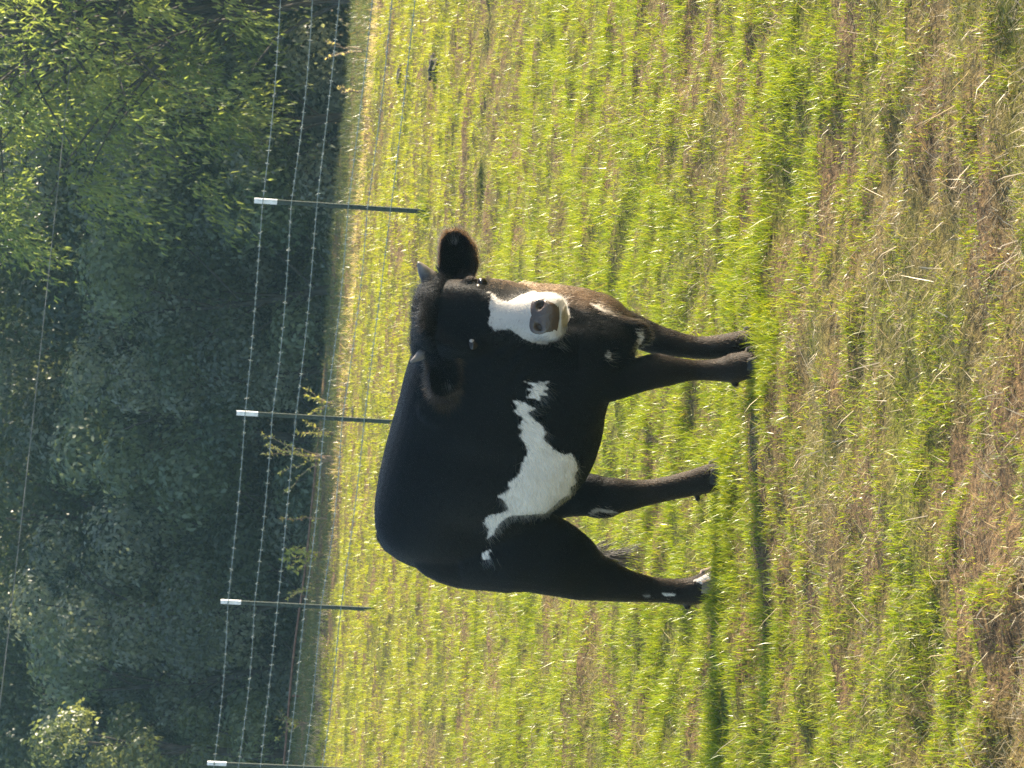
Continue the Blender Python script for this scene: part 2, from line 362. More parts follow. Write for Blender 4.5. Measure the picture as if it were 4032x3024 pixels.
# ---- coat colours: markings given as outlines on the skin that faces the field path
def inside(poly, P_):
    poly = np.asarray(poly, float); x, y = P_[:, 0], P_[:, 1]; c = np.zeros(len(P_), bool); j = len(poly) - 1
    for i in range(len(poly)):
        xi, yi = poly[i]; xj, yj = poly[j]
        c ^= ((yi > y) != (yj > y)) & (x < (xj - xi) * (y - yi) / (yj - yi + 1e-12) + xi); j = i
    return c
Z1 = lambda L: [(1400 + 1.0247 * a, 800 + 1.0247 * b) for a, b in L]
Z2 = lambda L: [(1550 + .48222 * a, 850 + .48222 * b) for a, b in L]
MARKS = [
    (Z1([(648, 685), (700, 690), (748, 683), (720, 700), (748, 712), (715, 722), (738, 735), (705, 740), (715, 760), (655, 745), (680, 725), (655, 718), (690, 705)]), 'body'),
    (Z1([(597, 757), (640, 762), (665, 775), (695, 790), (660, 805), (690, 835), (712, 850), (730, 880), (725, 910), (760, 945), (800, 965), (830, 960), (845, 985), (858, 1020), (840, 1050), (850, 1075), (825, 1095), (830, 1120), (790, 1135), (760, 1165), (725, 1195), (680, 1195), (640, 1200), (600, 1200), (570, 1215), (545, 1240), (535, 1270), (500, 1295), (515, 1255), (490, 1230), (510, 1200), (560, 1190), (590, 1175), (570, 1145), (543, 1125), (590, 1100), (585, 1075), (625, 1050), (635, 1010), (660, 960), (655, 930), (630, 895), (640, 875), (625, 860), (645, 830), (610, 800), (620, 780)]), 'body'),
    (Z1([(483, 1352), (500, 1338), (522, 1330), (510, 1350), (518, 1365), (490, 1372)]), 'body'),
    (Z1([(1300, 1450), (1340, 1430), (1390, 1402), (1405, 1425), (1360, 1452), (1330, 1464)]), 'rh'),
    (Z1([(1105, 1503), (1130, 1505), (1128, 1514), (1108, 1516)]), 'rh'), (Z1([(1180, 1500), (1228, 1502), (1225, 1510), (1182, 1509)]), 'rh'),
    (Z1([(895, 1190), (920, 1172), (960, 1175), (1012, 1190), (985, 1193), (935, 1185), (915, 1195), (905, 1205)]), 'lh'),
    (Z1([(1070, 478), (1108, 485), (1108, 522), (1090, 550), (1070, 575), (1050, 590), (1068, 548), (1086, 515)]), 'chest'),
    (Z1([(958, 586), (970, 566), (982, 578), (984, 606), (965, 600)]), 'chest'),
    (Z1([(895, 383), (925, 388), (960, 402), (1003, 432), (985, 434), (940, 414)]), 'chest'),
    (Z2([(735, 610), (800, 640), (785, 700), (778, 740), (790, 800), (772, 880), (800, 910), (830, 940), (880, 925), (950, 930), (1000, 960), (1050, 1000), (1130, 1035), (1250, 1050), (1300, 1010), (1370, 900), (1380, 800), (1370, 680), (1330, 620), (1200, 600), (1120, 618), (1050, 640), (980, 675), (930, 700), (880, 690), (830, 655), (780, 615)]), 'head'),
    (Z2([(470, 205), (520, 190), (525, 230), (490, 240)]), 'ear'), (Z2([(420, 1370), (460, 1360), (475, 1400), (430, 1410)]), 'ear'),
]
me.vertices.foreach_get('normal', vv := np.empty(nv * 3)); vn = vv.reshape(-1, 3)
def region_masks(P_, N_):
    hcP = (P_ - E0) @ np.stack([Hs, Hd, Hn], 1)
    is_head = (np.abs(hcP[:, 0]) < .13) & (hcP[:, 1] > -.225) & (hcP[:, 1] < .27) & (hcP[:, 2] > -.19) & (hcP[:, 2] < .07)
    is_ear = (np.abs(hcP[:, 0]) >= .112) & (np.abs(hcP[:, 0]) < .27) & (np.abs(hcP[:, 1] + .114) < .078) & (hcP[:, 2] > -.128) & (hcP[:, 2] < -.03) & (((hcP[:, 1] + .114) / .062) ** 2 + ((np.abs(hcP[:, 0]) - .165) / .105) ** 2 < 1)
    cam_l = to_local(EYE); vd = cam_l - P_; vd /= np.linalg.norm(vd, axis=1)[:, None]
    fac = (N_ * vd).sum(1) > -0.25
    low = P_[:, 2] < .46
    return dict(head=is_head & fac, ear=is_ear & fac, body=~is_head & ~is_ear & fac & (P_[:, 1] < .03) & (P_[:, 0] < .42),
                rh=low & (P_[:, 1] < -.03) & (P_[:, 0] < -.3) & fac, lh=low & (P_[:, 1] > .0) & (P_[:, 0] < -.1) & fac,
                chest=~is_head & (P_[:, 0] > .30) & (P_[:, 2] < .66) & fac, is_head=is_head, is_ear=is_ear, hc=hcP)
def coat(P_, N_, jitter=0.0):
    R = region_masks(P_, N_); pix = px(to_world(P_))
    if jitter: pix = pix + rng.normal(0, jitter, pix.shape)
    white = np.zeros(len(P_))
    for poly, reg in MARKS:
        m = inside(poly, pix) & R[reg]
        white[m] = np.maximum(white[m], .35 if reg == 'ear' else .3 if reg == 'rh' and poly[0][0] < 2600 else .7 if reg == 'lh' else 1.0)
    # muzzle: white all the way round under the chin
    h = R['hc']; white[(h[:, 1] > .17) & R['is_head'] & (h[:, 2] > -.10) & (np.abs(h[:, 0] - .008) < .077)] = 1.0
    return white, R
white, R = coat(cv, vn)
nz = fbm(cv[:, 0] * 14 + cv[:, 1] * 9, cv[:, 2] * 14, 5)
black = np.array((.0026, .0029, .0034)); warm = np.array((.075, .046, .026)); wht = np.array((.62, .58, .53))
# sunlight on neck front and lower legs, put into the coat as brown
def sunlit_brown(P_, noise):
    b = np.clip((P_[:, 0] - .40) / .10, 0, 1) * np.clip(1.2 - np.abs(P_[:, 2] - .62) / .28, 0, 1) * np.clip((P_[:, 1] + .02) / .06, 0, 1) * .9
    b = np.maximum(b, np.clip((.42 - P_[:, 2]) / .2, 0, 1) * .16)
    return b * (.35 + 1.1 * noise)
brown = sunlit_brown(cv, nz)
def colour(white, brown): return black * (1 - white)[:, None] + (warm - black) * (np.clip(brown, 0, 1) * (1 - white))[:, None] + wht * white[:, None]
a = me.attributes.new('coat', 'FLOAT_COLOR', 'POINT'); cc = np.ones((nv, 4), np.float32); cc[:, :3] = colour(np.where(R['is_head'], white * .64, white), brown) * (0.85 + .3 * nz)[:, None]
a.data.foreach_set('color', cc.ravel())

m, n, l, out = new_mat('short_coat')
at = n.new('ShaderNodeAttribute'); at.attribute_name = 'coat'
p = principled(n, Roughness=0.5); p.inputs['Specular IOR Level'].default_value = 0.06
p.inputs['Sheen Weight'].default_value = 0.0; p.inputs['Sheen Roughness'].default_value = 0.4
tcn = n.new('ShaderNodeTexCoord'); mpn = n.new('ShaderNodeMapping'); mpn.inputs['Scale'].default_value = (120, 400, 160)
nzn = n.new('ShaderNodeTexNoise'); nzn.inputs['Scale'].default_value = 1.0; nzn.inputs['Detail'].default_value = 2
l.new(tcn.outputs['Object'], mpn.inputs[0]); l.new(mpn.outputs[0], nzn.inputs['Vector'])
bp = n.new('ShaderNodeBump'); bp.inputs['Strength'].default_value = .5; bp.inputs['Distance'].default_value = .004
l.new(nzn.outputs[0], bp.inputs['Height']); l.new(bp.outputs[0], p.inputs['Normal'])
l.new(at.outputs['Color'], p.inputs['Base Color']); l.new(p.outputs[0], out.inputs[0])
M_coat = m
me.materials.clear(); me.materials.append(M_coat)
me.polygons.foreach_set('use_smooth', np.ones(len(me.polygons), bool))
cow = empty('calf', COW_O, -COW_A)
tag(cow, 'black calf with a white flank patch and white muzzle, turning its head to look out', 'calf')
link_mesh('body', me, cow)

# ---- fur: real hairs lying along the coat
area_w = np.empty(len(me.polygons)); me.polygons.foreach_get('area', area_w)
pc = np.empty(len(me.polygons) * 3); me.polygons.foreach_get('center', pc); pc = pc.reshape(-1, 3)
pn = np.empty(len(me.polygons) * 3); me.polygons.foreach_get('normal', pn); pn = pn.reshape(-1, 3)
NH = 260000
hcp = (pc - E0) @ np.stack([Hs, Hd, Hn], 1)
Rp = region_masks(pc, pn)
dens = area_w * (1 + 1.2 * Rp['is_head'] + 2.0 * Rp['is_ear']) * np.where(pc[:, 2] < .015, 0, 1)
pad_zone = Rp['is_head'] & (np.abs(hcp[:, 0] - .006) < .047) & (hcp[:, 1] > .160) & (hcp[:, 1] < .240) & (hcp[:, 2] > -.03)
dens[pad_zone] = 0
pick = rng.choice(len(pc), NH, p=dens / dens.sum())
root = pc[pick] + rng.normal(0, .003, (NH, 3)); nn_ = pn[pick]
root -= nn_ * ((root - pc[pick]) * nn_).sum(1)[:, None] + nn_ * .001
Rr = region_masks(root, nn_); h = Rr['hc']
groom = np.tile(np.array((-.85, 0, -.5)), (NH, 1))
groom[:, :] += np.stack([.25 * np.sin(root[:, 2] * 9 + root[:, 0] * 5), np.zeros(NH), .25 * np.cos(root[:, 0] * 8)], -1)
lowm = root[:, 2] < .5; groom[lowm] = (-.15, 0, -1.0)
frontm = (root[:, 0] > .42) & ~Rr['is_head'] & ~Rr['is_ear']; groom[frontm] = (-.2, 0, -1.0)
hm = Rr['is_head']; groom[hm] = Hd * .55 + Hn * .0 + np.outer(np.sign(h[hm, 0]) * .6, Hs)
poll = hm & (h[:, 1] < -.11); groom[poll] = -Hd * .5 + Hn * .5
muz = hm & (h[:, 1] > .05); groom[muz] = -Hd * .55 + np.outer(np.sign(h[muz, 0]) * .8, Hs) - Hn * .2
em = Rr['is_ear']; groom[em] = np.outer(np.sign(h[em, 0]) * 1.0, Hs) + np.outer(np.clip((h[em, 1] + .112) / .045, -1, 1) * .9, Hd)
groom += rng.normal(0, .22, groom.shape)
tan = groom - nn_ * (groom * nn_).sum(1)[:, None]; tan /= np.linalg.norm(tan, axis=1)[:, None] + 1e-6
length = np.full(NH, .014)
length[(root[:, 2] < .52) & (root[:, 0] > -.3) & (root[:, 0] < .3)] = .020
wroot, _ = coat(root, nn_, 9.0)
length[(wroot > .5) & ~hm] = .032
length[frontm & (root[:, 2] < .5)] = .030
length[hm] = .010; length[poll] = rng.uniform(.02, .055, poll.sum()); length[muz] = .012 + .008 * (h[muz, 1] > .19); length[em] = rng.uniform(.012, .034, em.sum())
length[lowm & ~frontm] = .013
length *= rng.uniform(.6, 1.3, NH)
lift = np.full(NH, .22); lift[em] = .55; lift[poll] = .9; lift[hm & ~poll] = .18; lift[frontm] = .3
lift *= rng.uniform(.5, 1.5, NH)
dir0 = tan + nn_ * lift[:, None]; dir0 /= np.linalg.norm(dir0, axis=1)[:, None]
pts = np.empty((NH, 4, 3))
side = np.cross(nn_, tan) * rng.normal(0, .25, NH)[:, None]
for k in range(4):
    u = k / 3
    pts[:, k] = root + dir0 * (length * u)[:, None] + (side * .5 - nn_ * lift[:, None] * .35) * (length * u * u)[:, None]
nzr = fbm(root[:, 0] * 14 + root[:, 1] * 9, root[:, 2] * 14, 5)
br = sunlit_brown(root, nzr) / (.5 + nzr)
eedge = np.sqrt(((h[:, 1] + .114) / .053) ** 2 + ((np.abs(h[:, 0]) - .160) / .090) ** 2)
br[em] = np.clip((eedge[em] - .72) / .25, 0, 1) * 1.0 + .02
side_r = hm & (h[:, 0] > .075) & (h[:, 1] > -.0); br[side_r] = .9  # the sunlit cheek, put into the hair colour as brown
br[poll] = np.clip((root[poll, 2] - 1.03) / .03, 0, 1) * .5
wroot = np.where(hm, wroot * .64, wroot)
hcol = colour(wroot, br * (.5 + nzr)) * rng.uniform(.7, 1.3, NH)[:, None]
hcol[(wroot > .5) & ~hm] *= np.array((1.30, 1.15, .97)) * (.72 + .5 * nzr[(wroot > .5) & ~hm])[:, None]
eye_gap = np.zeros(NH, bool)
for sg in (-1, 1): eye_gap |= (np.abs(h[:, 0] - .003 - sg * .088) < .022) & (np.abs(h[:, 1] + .010) < .015) & (h[:, 2] > -.075)
keep_h = ~eye_gap; pts, hcol = pts[keep_h], hcol[keep_h]
def hair_object(name, pts, cols, r0, r1, mat, parent):
    N_, K_ = pts.shape[:2]
    hcv = bpy.data.hair_curves.new(name); hcv.add_curves([K_] * N_)
    hcv.points.foreach_set('position', np.ascontiguousarray(pts, np.float32).ravel())
    ra = hcv.attributes.get('radius') or hcv.attributes.new('radius', 'FLOAT', 'POINT')
    rr = np.tile(np.linspace(r0, r1, K_), N_).astype(np.float32); ra.data.foreach_set('value', rr)
    ca = hcv.attributes.new('tint', 'FLOAT_COLOR', 'CURVE'); c4 = np.ones((N_, 4), np.float32); c4[:, :3] = cols
    ca.data.foreach_set('color', c4.ravel())
    hcv.materials.append(mat)
    o = bpy.data.objects.new(name, hcv); COL.objects.link(o); o.parent = parent
    return o
m, n, l, out = new_mat('hair_strand')
at = n.new('ShaderNodeAttribute'); at.attribute_name = 'tint'
hb = n.new('ShaderNodeBsdfHairPrincipled'); hb.parametrization = 'COLOR'
l.new(at.outputs['Color'], hb.inputs['Color']); hb.inputs['Roughness'].default_value = .35; hb.inputs['Radial Roughness'].default_value = .45; hb.inputs['IOR'].default_value = 1.14
l.new(hb.outputs[0], out.inputs[0]); M_hair = m
fur = hair_object('fur', pts, hcol, .00042, .00008, M_hair, cow)
# whiskers and chin bristles
NW = 90; ws_ = rng.uniform(-.07, .07, NW); wt_ = rng.uniform(.215, .25, NW)
wr = np.array([hp(a, b, -.02 - abs(a) * .6) for a, b in zip(ws_, wt_)])
wd = np.outer(np.sign(ws_) * rng.uniform(.2, .9, NW), Hs) + Hd * .8 + np.outer(rng.normal(.1, .3, NW), Hn); wd /= np.linalg.norm(wd, axis=1)[:, None]
wl = rng.uniform(.015, .035, NW); wp = np.stack([wr + wd * (wl * u)[:, None] for u in (0, .33, .66, 1)], 1)
hair_object('whiskers', wp, np.tile((.5, .45, .38), (NW, 1)), .0004, .0001, M_hair, cow)
# tail switch
m, n, l, out = new_mat('coarse_hair'); at = n.new('ShaderNodeAttribute'); at.attribute_name = 'tint'
p = principled(n, Roughness=.5); l.new(at.outputs['Color'], p.inputs['Base Color']); l.new(p.outputs[0], out.inputs[0]); M_coarse = m
NS = 900; base = tail_path[rng.integers(14, 24, NS)] + rng.normal(0, .006, (NS, 3))
sd = np.stack([rng.normal(.04, .09, NS), rng.normal(0.06, .10, NS), np.full(NS, -1.25)], -1); sl = rng.uniform(.07, .20, NS)
clp = rng.normal(0, .022, (14, 3)); cw = clp[rng.integers(0, 14, NS)] + rng.normal(0, .005, (NS, 3)); cw[:, 2] = 0
sp_ = np.stack([base + sd * (sl * u)[:, None] + cw * (u * u * 1.5 + .2 * math.sin(u * 6)) for u in np.linspace(0, 1, 6)], 1)
hair_object('tail_switch', sp_, np.tile((.012, .008, .006), (NS, 1)) * rng.uniform(.5, 1.6, NS)[:, None], .0013, .0006, M_coarse, cow)

# ---- nose pad with nostrils
m, n, l, out = new_mat('wet_nose')
tcn = n.new('ShaderNodeTexCoord'); vo = n.new('ShaderNodeTexVoronoi'); vo.inputs['Scale'].default_value = 220
l.new(tcn.outputs['Object'], vo.inputs['Vector'])
nz2 = n.new('ShaderNodeTexNoise'); nz2.inputs['Scale'].default_value = 28; l.new(tcn.outputs['Object'], nz2.inputs['Vector'])
cr2 = n.new('ShaderNodeValToRGB'); cr2.color_ramp.elements[0].color = (.026, .023, .022, 1); cr2.color_ramp.elements[1].color = (.095, .060, .042, 1)
l.new(nz2.outputs[0], cr2.inputs[0])
p = principled(n, Roughness=.26); l.new(cr2.outputs[0], p.inputs['Base Color'])
bp = n.new('ShaderNodeBump'); bp.inputs['Strength'].default_value = .5; bp.inputs['Distance'].default_value = .002
l.new(vo.outputs['Distance'], bp.inputs['Height']); l.new(bp.outputs[0], p.inputs['Normal']); l.new(p.outputs[0], out.inputs[0])
M_nose = m
ring_o = catmull(np.array([(0, .162), (.034, .159), (.050, .167), (.051, .190), (.047, .210), (.039, .234), (0, .242), (-.039, .234), (-.047, .210), (-.051, .190), (-.050, .168), (-.034, .160)]), 40) + np.array((.006, 0))
NR = 16; PV = []; PF = []
for i in range(NR + 1):
    u = i / NR
    for (a_, b_) in ring_o:
        s_, t_ = .006 + (a_ - .006) * (1 - u), .198 + (b_ - .198) * (1 - u)
        o_ = hp(s_, t_, .08)
        hit = bvh.ray_cast(Vector(o_), Vector(-Hn))
        q = np.array(hit[0]) if hit[0] is not None else hp(s_, t_, 0)
        edge = min(1, u * 6)
        dn = .0045 * edge - .002
        for sg in (-1, 1):
            # comma shaped nostril
            ds, dt = ((s_ - .006) * sg - .031), (t_ - .190); rr_ = (ds * .9 + dt * .45) / .011, (dt * .9 - ds * .45) / .0075
            dn -= .020 * math.exp(-(rr_[0] ** 2 + rr_[1] ** 2) ** 1.3)
        dn -= .002 * math.exp(-((s_ - .006) / .003) ** 2)
        PV.append(q + Hn * dn)
K_ = len(ring_o)
for i in range(NR):
    for k in range(K_): PF.append((i * K_ + k, i * K_ + (k + 1) % K_, (i + 1) * K_ + (k + 1) % K_, (i + 1) * K_ + k))
mesh_obj('nose_pad', PV, PF, M_nose, cow, True)
# ---- eyes
m, n, l, out = new_mat('eye')
tcn = n.new('ShaderNodeTexCoord'); sx = n.new('ShaderNodeSeparateXYZ'); l.new(tcn.outputs['Generated'], sx.inputs[0])
p = principled(n, Roughness=.12); p.inputs['Base Color'].default_value = (.010, .006, .005, 1); p.inputs['Specular IOR Level'].default_value = .35
l.new(p.outputs[0], out.inputs[0]); M_eye = m
M_sclera = noisy('sclera', (.34, .29, .25), (.42, .37, .32), 60, .35)
def on_head(s_, t_, depth):
    hit = bvh.ray_cast(Vector(hp(s_, t_, .10)), Vector(-Hn)); q = np.array(hit[0]) if hit[0] is not None else hp(s_, t_, -.03)
    return q - Hn * depth
for sg in (-1, 1):
    e = Mix(); e.add(ellipsoid(on_head(.003 + sg * .089, -.008, .008 if sg < 0 else .012), (.016, .016, .016), nu=24, nv=14)); eo = e.build('eye', M_eye, cow, True)
    w_ = Mix(); w_.add(ellipsoid(on_head(.003 + sg * .078, -.010, .0045), (.0075, .010, .0075) if sg < 0 else (.0045, .007, .005), nu=14, nv=8)); w_.build('eye_white', M_sclera, eo, True)
# ---- horns
for sg, pts_ in ((1, [(.078, -.155, -.08), (.100, -.180, -.07), (.117, -.194, -.06), (.131, -.203, -.052), (.142, -.211, -.045)]),
                 (-1, [(-.088, -.150, -.08), (-.110, -.168, -.07), (-.125, -.181, -.062), (-.137, -.192, -.053), (-.147, -.204, -.045)])):
    path = catmull(np.array([hp(*q) for q in pts_]), 14, closed=False)
    hr = np.array([.021, .021, .0205, .0195, .018, .0165, .015, .0135, .012, .010, .008, .0062, .004, .0012]) * (1.3 if sg > 0 else 1.05)
    mx = Mix(); mx.add(tube(path, hr, 14)); mx.build('horn', M_horn, cow, True)
# ---- cloven hooves
def hoof(x, r, yaw_, mat, name='hoof'):
    mx = Mix(); c, s = math.cos(yaw_), math.sin(yaw_)
    for sg in (-1, 1):
        rings = []
        for zz, x0, x1, hw in ((.050, -.032, .024, .019), (.032, -.036, .034, .021), (.012, -.038, .046, .023), (-.012, -.038, .052, .024)):
            t = np.arange(14) * 2 * math.pi / 14
            xs = (x0 + x1) / 2 + (x1 - x0) / 2 * np.cos(t); ys = sg * .022 + hw * .9 * np.sin(t) * (1 - .35 * np.clip(np.cos(t), 0, 1))
            rings.append(np.stack([x + xs * c - ys * s, -r + xs * s + ys * c, np.full(14, zz)], -1))
        mx.add(loft(rings))
    return mx.build(name, mat, cow, True)
hoof(-.465, .10, -.1, M_palehoof); hoof(-.19, -.10, .15, M_hoof); hoof(.40, .04, -.15, M_hoof); hoof(.41, -.04, .15, M_hoof)
# ------------------------------------------------------------------ the pasture
def wood_front(x):
    x = np.asarray(x, float)
    return np.where(x < 3.7, 31.6 + (3.7 - x) * .42, 31.6 + (x - 3.7) * .75)
MOUND = on_ground(3600, 690); RUT = on_ground(4000, 2750)
FEET = [tuple(to_world(np.array(q))[:2]) for q in ((-.45, -.10, 0), (-.19, .10, 0), (.40, -.04, 0), (.41, .04, 0))]
def hgt(x, y):
    x = np.asarray(x, float); y = np.asarray(y, float)
    a = .07 * (fbm(x * 1.5, y * 1.5, 11, 3) - .5) + .05 * (fbm(x * 5.2, y * 5.2, 12, 2) - .5) + .03 * (fbm(x * 13, y * 13, 14, 1) - .5)
    a = a * np.clip((40 - y) / 10, .2, 1)
    near = np.clip((9.0 - y) / 1.5, 0, 1)
    a = a * (1 + .25 * near)
    c = 0
    for fx, fy in FEET: c = np.maximum(c, np.exp(-(((x - fx) / .16) ** 2 + ((y - fy) / .16) ** 2) ** 2))     # level where the calf stands
    a = a * (1 - c) + .006 * c
    a = a + .03 * np.exp(-(((x - MOUND[0]) / .13) ** 2 + ((y - MOUND[1] - .05) / .12) ** 2)) - .012 * np.exp(-(((x - MOUND[0]) / .12) ** 2 + ((y - MOUND[1] + .16) / .09) ** 2))
    w = np.clip((RUT[0] + .32 - x) / .15, 0, 1)
    a = a - .07 * w * np.exp(-((y - RUT[1] - .02 * np.sin(x * 9)) / .07) ** 2) + .03 * w * np.exp(-((y - RUT[1] - .2) / .09) ** 2)
    f = np.clip((y - wood_front(x) - .25) / 4.5, 0, 1)                                 # the bank falls away under the wood
    return a - 1.7 * f * f * (3 - 2 * f)
def axis(fine0, fine1, step, far0, far1):
    mid = np.arange(fine0, fine1, step)
    def grow(start, end):
        o = []; d = step; p = start
        while p < end: d *= 1.22; p += d; o.append(p)
        return np.array(o)
    r = fine1 + grow(0, far1 - fine1); l_ = fine0 - grow(0, fine0 - far0)
    return np.concatenate([l_[::-1], mid, r])
gx = axis(-5.2, 5.2, .075, -300, 300); gy = axis(5.4, 42, .075, -300, 400)
GX, GY = np.meshgrid(gx, gy); GZ = hgt(GX, GY)
V = np.stack([GX.ravel(), GY.ravel(), GZ.ravel()], -1); nx, ny = len(gx), len(gy)
I = (np.arange(ny - 1)[:, None] * nx + np.arange(nx - 1)[None]).ravel()
m, n, l, out = new_mat('soil_and_thatch')
tc = n.new('ShaderNodeTexCoord')
n1 = n.new('ShaderNodeTexNoise'); n1.inputs['Scale'].default_value = 1.3; n1.inputs['Detail'].default_value = 6
n2 = n.new('ShaderNodeTexNoise'); n2.inputs['Scale'].default_value = 45; n2.inputs['Detail'].default_value = 5; n2.inputs['Roughness'].default_value = .7
l.new(tc.outputs['Object'], n1.inputs['Vector']); l.new(tc.outputs['Object'], n2.inputs['Vector'])
r1 = n.new('ShaderNodeValToRGB'); r1.color_ramp.elements[0].color = (.045, .035, .022, 1); r1.color_ramp.elements[1].color = (.24, .18, .095, 1)
r1.color_ramp.elements[0].position = .35; r1.color_ramp.elements[1].position = .68; l.new(n2.outputs[0], r1.inputs[0])
r2 = n.new('ShaderNodeValToRGB'); r2.color_ramp.elements[0].color = (1.0, .85, .75, 1); r2.color_ramp.elements[1].color = (.75, 1.0, .30, 1)
r2.color_ramp.elements[0].position = .42; r2.color_ramp.elements[1].position = .6; l.new(n1.outputs[0], r2.inputs[0])
mu = n.new('ShaderNodeMix'); mu.data_type = 'RGBA'; mu.blend_type = 'MULTIPLY'; mu.inputs[0].default_value = 1
l.new(r1.outputs[0], mu.inputs[6]); l.new(r2.outputs[0], mu.inputs[7])
p = principled(n, Roughness=.95); p.inputs['Specular IOR Level'].default_value = .15; l.new(mu.outputs[2], p.inputs['Base Color'])
bp = n.new('ShaderNodeBump'); bp.inputs['Strength'].default_value = .8; bp.inputs['Distance'].default_value = .02
l.new(n2.outputs[0], bp.inputs['Height']); l.new(bp.outputs[0], p.inputs['Normal']); l.new(p.outputs[0], out.inputs[0])
go = link_mesh('pasture', fast_mesh('pasture', V, np.stack([I, I + 1, I + 1 + nx, I + nx], -1), 4, mat=m, smooth=True)); go['kind'] = 'structure'

# ------------------------------------------------------------------ grass, blade by blade
def lush(x, y):
    a = fbm(x * .9 + 3, y * .75, 21, 3) * .6 + fbm(x * 2.6, y * 2.2, 22, 3) * .4
    a = (a - .5) * 2.4 + .62
    a = a + .16 * np.exp(-((y - 12.0) / 3.5) ** 2) - .30 * np.clip((8.9 - y) / 1.6, 0, 1) - .06 * np.clip((y - 17) / 5, 0, 1)
    a = a - .7 * np.exp(-(((x - MOUND[0]) / .38) ** 2 + ((y - MOUND[1]) / .32) ** 2))
    a = a - 1.2 * np.clip((RUT[0] + .32 - x) / .15, 0, 1) * np.exp(-((y - RUT[1]) / .13) ** 2)
    return np.clip(a, 0, 1)
def blades(x, y, L, w, lean, az, col, z0, bend=.6, segs=2):
    N_ = len(x); ca, sa = np.cos(az), np.sin(az)
    d = np.stack([ca * np.sin(lean), sa * np.sin(lean), np.cos(lean)], -1)
    lean2 = np.clip(lean + bend * rng.uniform(.2, 1.3, N_), 0, 1.75)
    d2 = np.stack([ca * np.sin(lean2), sa * np.sin(lean2), np.cos(lean2)], -1)
    ph = rng.uniform(0, 6.283, N_); wv = np.stack([np.cos(ph), np.sin(ph), rng.normal(0, .2, N_)], -1) * w[:, None] * .5
    r = np.stack([x, y, z0], -1); mid = r + d * (L * .55)[:, None]; tip = mid + d2 * (L * .45)[:, None]
    Vb = np.stack([r - wv, r + wv, mid - wv * .8, mid + wv * .8, tip], 1).reshape(-1, 3)
    if segs == 1:
        tip = r + (d * .45 + d2 * .55) * L[:, None]; b = np.arange(N_) * 3
        return np.stack([r - wv, r + wv, tip], 1).reshape(-1, 3), np.stack([b, b + 1, b + 2], -1), np.repeat(col, 3, 0)
    b = np.arange(N_) * 5
    Fb = np.stack([np.stack([b, b + 1, b + 3], -1), np.stack([b, b + 3, b + 2], -1), np.stack([b + 2, b + 3, b + 4], -1)], 1).reshape(-1, 3)
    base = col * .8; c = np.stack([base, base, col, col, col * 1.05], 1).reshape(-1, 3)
    return Vb, Fb, c
GREEN = np.array((.125, .210, .010)); YEL = np.array((.335, .335, .028)); TAN = np.array((.37, .285, .115)); BRN = np.array((.15, .095, .05)); DKG = np.array((.035, .075, .022))
zones = [(5.9, 8.6, 24000, 1.0, 2), (8.6, 11.5, 20000, 1.0, 2), (11.5, 16, 11000, 1.5, 1), (16, 22, 5200, 2.0, 1), (22, 29, 2600, 2.8, 1), (29, 37, 1400, 3.6, 1)]
GV, GF, GC, off = [], [], [], 0
zones += [(4.6, 5.9, 5500, 1.6, 1), (5.9, 11.5, 6500, 1.9, 1), (11.5, 22, 2600, 2.6, 1), (22, 37, 900, 4.0, 1)]        # the pasture goes on to both sides
